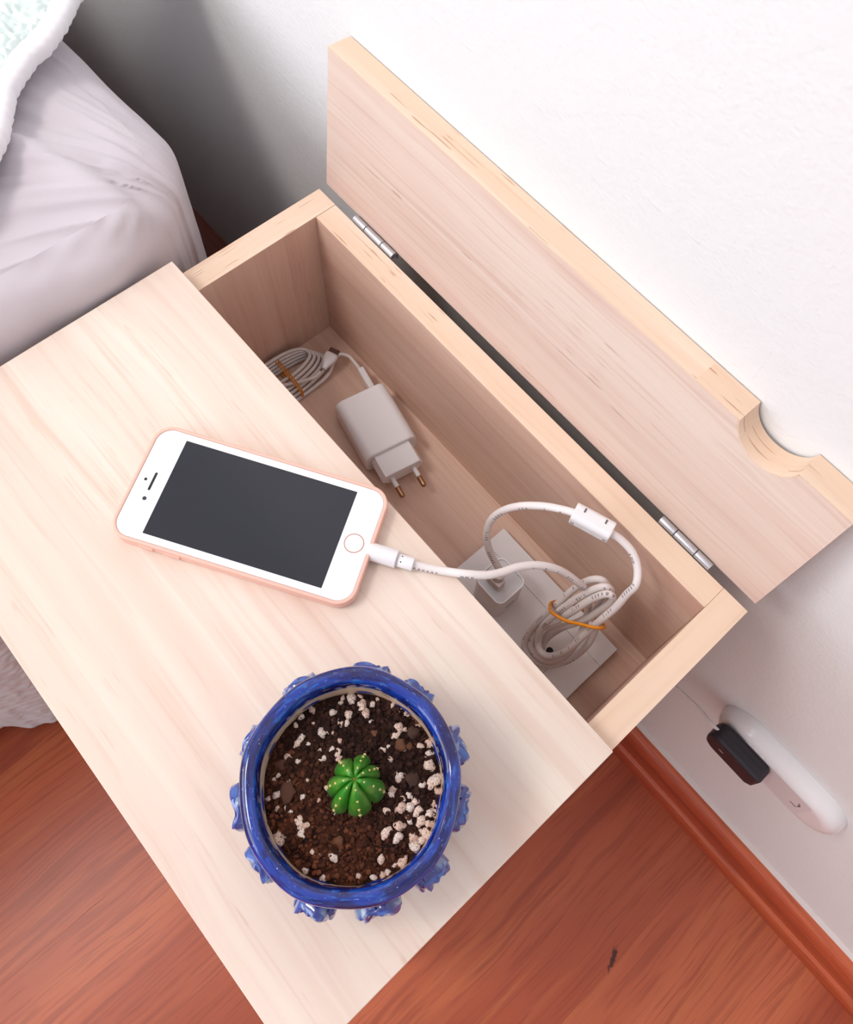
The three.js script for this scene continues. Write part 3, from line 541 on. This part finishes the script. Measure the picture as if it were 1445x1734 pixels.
  for (let i = 0; i < perlite.length; i += 3) {
    const x = perlite[i] / 1e4, z = perlite[i + 1] / 1e4, s = perlite[i + 2] / 2e4 * 1.04, k = i / 3, f = Math.hypot(x, z) > 0.0392 ? 0.0392 / Math.hypot(x, z) : 1;
    const m = new THREE.Mesh(variants[k % 7], tones[(k * 5) % 3]); m.name = 'perlite_granule';
    m.position.set(x * f, soilH(x * f, z * f) - 0.037 + s * 0.3, z * f); m.scale.setScalar(s); m.rotation.set(rnd() * 0.6 - 0.3, rnd() * 6.28, rnd() * 0.6 - 0.3); m.castShadow = m.receiveShadow = true; t.add(m);
  }
  const barkM = [[0.085, 0.032, 0.018], [0.13, 0.05, 0.022], [0.06, 0.026, 0.017]].map((c) => std({ color: new THREE.Color().setRGB(...c), roughness: 0.9 }));
  const bark = [-171, 237, 95, 0, -281, 185, 62, 0, -29, -405, 60, 0, 13, -272, 66, 1, 159, -221, 72, 2, 9, -354, 62, 2, -109, -219, 36, 1, 136, 192, 52, 1, 40, -300, 40, 1];
  const chip = [pebble(50, 0.45, 1, 0.34, 0.72), pebble(53, 0.6, 0.9, 0.55, 0.9)];
  for (let i = 0; i < bark.length; i += 4) {
    const x = bark[i] / 1e4, z = bark[i + 1] / 1e4, s = bark[i + 2] / 2e4, m = new THREE.Mesh(chip[bark[i + 3] === 0 ? 0 : 1], barkM[bark[i + 3]]); m.name = 'bark_chip';
    m.position.set(x, soilH(x, z) - 0.037 + s * 0.2, z); m.scale.setScalar(s); m.rotation.set(rnd() * 0.4, rnd() * 6, rnd() * 0.4); m.castShadow = m.receiveShadow = true; t.add(m);
  }
}
{
  const cx = 0.3296, cz = 0.2284, y0 = SOIL - 0.002, hgt = 0.0238, R = 0.0128, ribs = 7;
  const t = thing('cactus', 'small ribbed green cactus growing in the middle of the blue pot', 'cactus', [cx, y0, cz]);
  const lobe = [1.12, 1.2, 1.05, 0.95, 1.0, 0.9, 1.08];        // ribs are uneven
  const at = (a, f) => {                                         // f: 0 apex, 1 base
    const k = (a / (Math.PI * 2)) * ribs, i = ((Math.floor(k) % ribs) + ribs) % ribs, d = k - Math.floor(k), c = Math.sin(d * Math.PI);
    const edge = Math.pow(Math.max(0, c), 0.42), n1 = lobe[i], nb = d < 0.5 ? lobe[(i + ribs - 1) % ribs] : lobe[(i + 1) % ribs], l = n1 + (nb - n1) * 0.5 * (1 - c);
    const ph = f * Math.PI * 0.60, s = Math.pow(Math.sin(Math.min(ph, Math.PI * 0.56)), 0.9);
    const groove = 0.74 + 0.26 * edge, r = R * s * (f < 0.04 ? 1 : groove) * (1 + (l - 1) * smooth(0.05, 0.4, f));
    const y = y0 + hgt * (0.5 + 0.5 * Math.cos(f * Math.PI * 0.98)) - 0.0024 * (1 - edge) * smooth(0, 0.2, f) + 0.0018 * edge * smooth(0, 0.12, f) * (1 - smooth(0.2, 0.5, f)) - 0.0014 * (1 - smooth(0, 0.10, f));
    const aa = a + 0.12 * Math.sin(a * 2);
    return V3(cx + r * Math.cos(aa), y, cz + r * Math.sin(aa));
  };
  const na = 168, nf = 44, pos = [], col = [], idx = [];
  for (let j = 0; j <= nf; j++) for (let i = 0; i < na; i++) {
    const f = j / nf, a = (i / na) * Math.PI * 2, p = at(a, f); pos.push(p.x, p.y, p.z);
    const d = ((a / (Math.PI * 2)) * ribs) % 1, n = fbm(a * 3 + 4, f * 6, 260, 3);
    let c = mix3([0.030, 0.235, 0.012], [0.075, 0.22, 0.055], smooth(0.35, 0.9, f)); c = mix3(c, [0.20, 0.36, 0.055], smooth(0.45, 0.75, n) * 0.5); c = mix3(c, [0.34, 0.28, 0.12], smooth(0.6, 0.8, fbm(a * 5, f * 9, 266, 3)) * smooth(0.6, 0.95, f) * 0.6);
    col.push(...c);
  }
  for (let j = 0; j < nf; j++) for (let i = 0; i < na; i++) { const A = j * na + i, Bq = j * na + ((i + 1) % na); idx.push(A, A + na, Bq, Bq, A + na, Bq + na); }
  idx.reverse();
  const g = new THREE.BufferGeometry(); g.setAttribute('position', new THREE.Float32BufferAttribute(pos, 3)); g.setAttribute('color', new THREE.Float32BufferAttribute(col, 3)); g.setIndex(idx); g.computeVertexNormals();
  // make the surface face outwards
  { const n = g.attributes.normal, k = 20 * na + 12; const o = V3(pos[k * 3] - cx, 0, pos[k * 3 + 2] - cz); if (o.x * n.getX(k) + o.z * n.getZ(k) < 0) { idx.reverse(); g.setIndex(idx); g.computeVertexNormals(); } }
  part(t, 'stem', g, std({ vertexColors: true, roughness: 0.38, clearcoat: 0.25, clearcoatRoughness: 0.3 }));
  const wool = std({ color: 0xd9c27a, roughness: 0.9 }), spine = std({ color: 0xcbb48a, roughness: 0.6 });
  for (let i = 0; i < ribs; i++) [0.17, 0.34, 0.5, 0.66].forEach((f, k) => {
    const a = ((i + 0.5) / ribs) * Math.PI * 2, p = at(a, f), s = 0.00048 + 0.00010 * k;
    const ar = part(t, 'areole', new THREE.SphereGeometry(s, 8, 6).scale(1, 0.7, 1).translate(p.x, p.y, p.z), wool);
    if (k > 1) { const out = V3(Math.cos(a), 0.25, Math.sin(a)); part(ar, 'spine', aim(new THREE.CylinderGeometry(0.00003, 0.00008, 0.0018, 5).translate(0, 0.0009, 0), p, out), spine); }
  });
  part(t, 'growing_tip', new THREE.SphereGeometry(0.0006, 8, 6).translate(cx, at(0, 0).y + 0.0001, cz), std({ color: 0x9a6a3a, roughness: 0.9 }));
}

// ---------------------------------------------------------------- bed
const mattress = (() => {
  const x0 = -1.35, x1 = -0.008, y0 = -0.2, y1 = 0.045, z0 = 0.072, z1 = 2.0, r = 0.036, rp = 0.072;
  const t = thing('mattress', 'mattress in a creased white fitted sheet beside the nightstand', 'mattress', [-0.68, y0, 1.0]);
  const g = new THREE.BoxGeometry(1, 1, 1, 130, 44, 150), p = g.attributes.position;
  const inner = [V3(x0 + rp, y0 + r, z0 + rp), V3(x1 - rp, y1 - r, z1 - rp)];
  for (let i = 0; i < p.count; i++) {
    let a = p.getX(i) + 0.5, b = p.getY(i) + 0.5, c = p.getZ(i) + 0.5;
    a = 1 - Math.pow(1 - a, 2.2); c = Math.pow(c, 2.2);
    const q = V3(x0 + (x1 - x0) * a, y0 + (y1 - y0) * b, z0 + (z1 - z0) * c), k = q.clone().clamp(...inner), n = q.clone().sub(k);
    if (n.lengthSq() > 1e-12) { n.set(n.x / rp, n.y / r, n.z / rp).normalize(); q.copy(k).add(V3(n.x * rp, n.y * r, n.z * rp)); }
    else n.set(0, b > 0.5 ? 1 : -1, 0);
    // the cloth: soft folds that run towards the corner
    const dx = q.x - x1, dz = q.z - z0, ang = Math.atan2(dz, -dx), dist = Math.hypot(dx, dz);
    let d = 0.0060 * (fbm(ang * 5, dist * 6, 280, 3) - 0.5) + 0.0016 * (fbm(q.x * 30 + 50, q.z * 14 + q.y * 30, 284, 3) - 0.5);
    const side = clamp(n.x), topn = clamp(n.y);
    d += side * 0.006 * (fbm(q.z * 22, q.y * 9, 288, 3) - 0.5);
    d *= 1 - 0.75 * smooth(0.22, 0.5, dist) * topn;
    // one lifted fold from the corner across the top
    const fz = 0.121 + (-0.02 - q.x) * 0.40, s = q.z - fz; if (q.x < -0.0 && topn > 0.2) d += 0.0075 * Math.exp(-((s / (s > 0 ? 0.02 : 0.006)) ** 2)) * smooth(-0.16, -0.09, q.x) * smooth(0.2, 0.8, topn);
    d += 0.0034 * Math.pow(1 - Math.abs(2 * fbm(ang * 9 + 3, dist * 5, 292, 2) - 1), 3) * (1 - smooth(0.08, 0.32, dist)) * smooth(0.015, 0.06, dist) * (n.y > -0.5 ? 1 : 0);
    // corner seam
    const seam = Math.abs(clamp(n.x) - clamp(-n.z)); if (n.x > 0.3 && n.z < -0.3) d += 0.0016 * Math.exp(-((seam / 0.12) ** 2));
    p.setXYZ(i, q.x + n.x * d, q.y + n.y * d, q.z + n.z * d);
  }
  const m = mergeVertices(g.deleteAttribute('normal').deleteAttribute('uv'), 1e-6); m.computeVertexNormals();
  part(t, 'fitted_sheet', m, std({ color: 0xd3cbd1, roughness: 0.8, sheen: 0.4, sheenColor: new THREE.Color(0xffffff), sheenRoughness: 0.5 }));
  return t;
})();
{
  const t = thing('bed_base', 'low bed base under the white mattress', 'bed', [-0.68, -H, 1.0]);
  const wood = std({ color: 0x7a4a3c, roughness: 0.6 });
  part(t, 'frame', rbox(-1.33, -0.055, -0.42, -0.206, 0.08, 1.98, 0.004), wood);
  for (const x of [-1.27, -0.095]) for (const z of [0.14, 1.92]) part(t, 'leg', new THREE.CylinderGeometry(0.025, 0.02, 0.13, 20).translate(x, -0.485, z), wood);
}
// textured bedspread that hangs to the floor along the bed's side
{
  const t = thing('bedspread', 'white woven bedspread hem hanging to the wooden floor beside the nightstand', 'bedspread', [-0.01, -H, 0.6]);
  const hem = [[0.20, -0.012], [0.30, -0.006], [0.345, 0.006], [0.3959, 0.0262], [0.4105, 0.0225], [0.43, 0.0115], [0.4575, -0.0106], [0.50, -0.022], [0.58, -0.006], [0.66, -0.02], [0.75, -0.004], [0.85, -0.02], [1.9, -0.01]];
  const hx = (z) => { for (let i = 0; i < hem.length - 1; i++) if (z <= hem[i + 1][0]) { const f = smooth(hem[i][0], hem[i + 1][0], z); return hem[i][1] + (hem[i + 1][1] - hem[i][1]) * f; } return -0.01; };
  const nz = 520, ny = 240, pos = [], uv = [], idx = [], zs = (j) => 0.22 + 1.4 * Math.pow(j / nz, 1.6);
  for (const th of [0, 0.004]) for (let j = 0; j <= nz; j++) for (let i = 0; i <= ny; i++) {
    const z = zs(j), f = i / ny, e = 0.0022 * Math.sin(z * 240) + 0.0016 * Math.sin(z * 97 + 1);
    const y = -0.20 - (0.334 + e) * f, weave = 0.0010 * Math.sin(f * 250 + 1.6 * Math.sin(z * 50)) * (0.55 + 0.45 * Math.sin(z * 420 + f * 40)) + 0.004 * (fbm(z * 150, f * 70, 300, 2) - 0.5);
    const x = -0.0315 + (hx(z) + 0.0315) * Math.pow(f, 1.15) + weave - th;
    pos.push(x, y, z); uv.push(z, f * 0.33);
  }
  const n1 = (nz + 1) * (ny + 1), id = (s, j, i) => s * n1 + j * (ny + 1) + i;
  for (let j = 0; j < nz; j++) for (let i = 0; i < ny; i++) { idx.push(id(0, j, i), id(0, j + 1, i), id(0, j, i + 1), id(0, j + 1, i), id(0, j + 1, i + 1), id(0, j, i + 1)); idx.push(id(1, j, i), id(1, j, i + 1), id(1, j + 1, i), id(1, j + 1, i), id(1, j, i + 1), id(1, j + 1, i + 1)); }
  for (let j = 0; j < nz; j++) for (const i of [0, ny]) { const a = id(0, j, i), b = id(0, j + 1, i), c = id(1, j, i), d = id(1, j + 1, i); if (i) idx.push(a, b, c, b, d, c); else idx.push(a, c, b, b, c, d); }
  const g = new THREE.BufferGeometry(); g.setAttribute('position', new THREE.Float32BufferAttribute(pos, 3)); g.setAttribute('uv', new THREE.Float32BufferAttribute(uv, 2)); g.setIndex(idx); g.computeVertexNormals();
  part(t, 'cloth', g, std({ color: 0xdcd8dc, roughness: 0.9 }));
}
// fleecy throw with a rolled white edge, lying on the mattress
{
  const t = thing('throw_blanket', 'pale mint fleecy throw blanket with a puffy white edge lying on the bed', 'blanket', [-0.35, 0.046, 0.4]);
  const edge = mm([[-2060, 640, -200], [-1990, 620, 130], [-1874, 620, 366], [-1701, 620, 617], [-1581, 620, 756], [-1481, 620, 894], [-1415, 620, 1009], [-1374, 620, 1126], [-1293, 620, 1248], [-1207, 620, 1367], [-1126, 620, 1425], [-1031, 620, 1499], [-937, 620, 1572], [-839, 620, 1674], [-691, 620, 1852], [-570, 620, 2048], [-480, 620, 2500], [-420, 620, 3200]]);
  const curve = new THREE.CatmullRomCurve3(edge, false, 'catmullrom', 0.5), ns = 480, ni = 170, pos = [], idx = [], D = V3(-0.86, 0, 0.51).normalize();
  const pts = curve.getSpacedPoints(ns), border = 0.0125;
  const low = (x, z) => 0.0475;
  for (let j = 0; j <= ns; j++) for (let i = 0; i <= ni; i++) {
    const f = Math.pow(i / ni, 1.8) * 0.45, q = pts[j].clone().add(D.clone().multiplyScalar(border * 0.8 + f));
    const bump = 0.0050 * Math.abs(vnoise(q.x * 210, q.z * 210, 320) - 0.5) * 2 + 0.0035 * fbm(q.x * 110, q.z * 110, 324, 3);
    pos.push(q.x, 0.0655 + bump * smooth(0.0, 0.005, f), q.z);
  }
  const id = (j, i) => j * (ni + 1) + i;
  for (let j = 0; j < ns; j++) for (let i = 0; i < ni; i++) idx.push(id(j, i), id(j + 1, i), id(j, i + 1), id(j + 1, i), id(j + 1, i + 1), id(j, i + 1));
  const top = new THREE.BufferGeometry(); top.setAttribute('position', new THREE.Float32BufferAttribute(pos, 3)); top.setIndex(idx); top.computeVertexNormals();
  if (top.attributes.normal.getY(5000) < 0) { idx.reverse(); top.setIndex(idx); top.computeVertexNormals(); }
  const bot = new THREE.BufferGeometry(), bp = pos.slice(); for (let k = 1; k < bp.length; k += 3) bp[k] = 0.0600; bot.setAttribute('position', new THREE.Float32BufferAttribute(bp, 3)); bot.setIndex(top.index.array.slice ? Array.from(top.index.array).reverse() : idx); bot.computeVertexNormals();
  part(t, 'fleece', mergeGeometries([top, bot]), std({ color: 0xe0ede9, roughness: 0.95, sheen: 0.6, sheenColor: new THREE.Color(0xffffff), sheenRoughness: 0.5 }));
  // puffy edge: an upright oval section that follows the outline, gathered by its stitches
  const hp = [], hi = [], nq = 18, fr = 520, sp = curve.getSpacedPoints(fr);
  for (let j = 0; j <= fr; j++) {
    const tg = sp[Math.min(fr, j + 1)].clone().sub(sp[Math.max(0, j - 1)]).normalize(), nn = V3(tg.z, 0, -tg.x); if (nn.dot(D) > 0) nn.negate();
    const puff = 1 + 0.035 * Math.sin(j * 0.62) + 0.12 * (fbm(j * 0.16, 3, 330, 2) - 0.5);
    for (let q = 0; q < nq; q++) { const a = (q / nq) * Math.PI * 2, c = Math.cos(a), s = Math.sin(a); const o = sp[j].clone().add(nn.clone().multiplyScalar(-border * 0.52 + border * 0.62 * puff * Math.sign(c) * Math.abs(c) ** 0.8)); hp.push(o.x, 0.0630 + 0.0075 * puff * Math.sign(s) * Math.abs(s) ** 0.8, o.z); }
  }
  for (let j = 0; j < fr; j++) for (let q = 0; q < nq; q++) { const a = j * nq + q, b = j * nq + ((q + 1) % nq); hi.push(a, b, a + nq, b, b + nq, a + nq); }
  const hg = new THREE.BufferGeometry(); hg.setAttribute('position', new THREE.Float32BufferAttribute(hp, 3)); hg.setIndex(hi); hg.computeVertexNormals();
  { const k = 200 * nq + Math.round(nq / 4); if (hg.attributes.normal.getY(k) < 0) { hi.reverse(); hg.setIndex(hi); hg.computeVertexNormals(); } }
  part(t, 'puffy_edge', hg, std({ color: 0xf6f4f8, roughness: 0.8, sheen: 0.4, sheenColor: new THREE.Color(0xffffff) }), 'puffy white edge');
}

// ---------------------------------------------------------------- socket strip on the wall, black plug and its lead
{
  const cx = 0.5125, cy = -0.2555, zf = -0.0205;
  const t = thing('wall_socket', 'oval white socket strip on the wall low beside the nightstand', 'socket', [cx, cy - 0.0285, WZ]);
  // a pill outline drawn in step by step towards the front, so that its edge rolls over softly
  const hw = 0.0595, hh = 0.0285, n = 96, pos = [], idx = [];
  const prof = [[0, 0], [0, 0.003], [0.0004, 0.006], [0.0013, 0.0088], [0.0028, 0.0112], [0.0048, 0.0132], [0.0075, 0.0146], [0.0105, 0.0153], [0.0135, 0.0155]];
  for (const [e, z] of prof) for (let k = 0; k < n; k++) {
    const a = (k / n) * Math.PI * 2, r = hh - e, c = Math.cos(a), q = Math.sin(a), L = hw - hh;
    pos.push(cx + (c >= 0 ? L : -L) + r * c, cy + r * q, WZ + 0.0001 + z);
  }
  for (let j = 0; j < prof.length - 1; j++) for (let k = 0; k < n; k++) { const A = j * n + k, Bq = j * n + ((k + 1) % n); idx.push(A, Bq, A + n, Bq, Bq + n, A + n); }
  const f0 = (prof.length - 1) * n, mid = pos.length / 3; pos.push(cx, cy, WZ + 0.0001 + 0.0155); for (let k = 0; k < n; k++) idx.push(mid, f0 + k, f0 + ((k + 1) % n));
  const body = new THREE.BufferGeometry(); body.setAttribute('position', new THREE.Float32BufferAttribute(pos, 3)); body.setIndex(idx); body.computeVertexNormals();
  part(t, 'body', body, M.whiteGloss);
  const face = slab(roundRect(0.066, 0.040, 0.003), 0.0016, 0.0005);
  const fp = part(t, 'face_plate', face.translate(cx - 0.0015, cy + 0.001, zf - 0.0010), std({ color: 0xe2dcde, roughness: 0.4 }));
  const mk = std({ color: 0x6a5e62, roughness: 0.7 });
  const arc = new THREE.TorusGeometry(0.0042, 0.0006, 6, 16, 1.7).rotateZ(-0.6).translate(0.5345, -0.2505, zf + 0.0006);
  part(fp, 'printed_mark', arc, mk); part(fp, 'printed_mark', rbox(0.5328, 0.5388, -0.2585, -0.2568, zf + 0.0003, zf + 0.0007, 0.0002), mk);
}
{
  const t = thing('black_plug', 'black plug with a thin white lead pushed into the oval wall socket', 'plug', [0.48, -0.262, -0.0125]);
  const s = new THREE.Shape(); const x0 = 0.4565, x1 = 0.5055, ya = -0.262, yb = -0.2355;
  s.moveTo(x0 + 0.012, ya); s.lineTo(x1 - 0.004, ya); s.lineTo(x1, ya + 0.006); s.lineTo(x1, yb - 0.003); s.lineTo(x1 - 0.003, yb); s.lineTo(x0 + 0.010, yb); s.bezierCurveTo(x0 + 0.002, yb, x0, yb - 0.006, x0, (ya + yb) / 2 + 0.001); s.bezierCurveTo(x0, ya + 0.005, x0 + 0.004, ya, x0 + 0.012, ya);
  const b = part(t, 'body', slab(s, 0.0165, 0.0032, 14, 2).translate(0, 0, -0.0201), M.plug);
  part(b, 'seam', rbox(x0 + 0.012, x1 - 0.006, yb - 0.0004, yb + 0.0002, -0.0135, -0.0130, 0.0001), M.dark);
  part(b, 'printed_mark', rbox(0.4695, 0.4735, -0.2480, -0.2465, -0.0037, -0.0034, 0.0001), std({ color: 0xb8aeb4, roughness: 0.6 }));
  const lead = (o) => capped([V3(0.4585, -0.2415 + o, -0.0115), V3(0.4520, -0.2435 + o, -0.0118), V3(0.4400, -0.2535 + o, -0.0165), V3(0.4173, -0.2690 + o, -0.0200), V3(0.385, -0.283 + o, -0.0215), V3(0.33, -0.30 + o, -0.02)], 0.0011, 60, 8);
  part(t, 'lead', mergeGeometries([lead(0), lead(0.0021)]), std({ color: 0xf2f0f0, roughness: 0.4 }), 'thin white twin lead');
}

renderer.render(scene, camera);
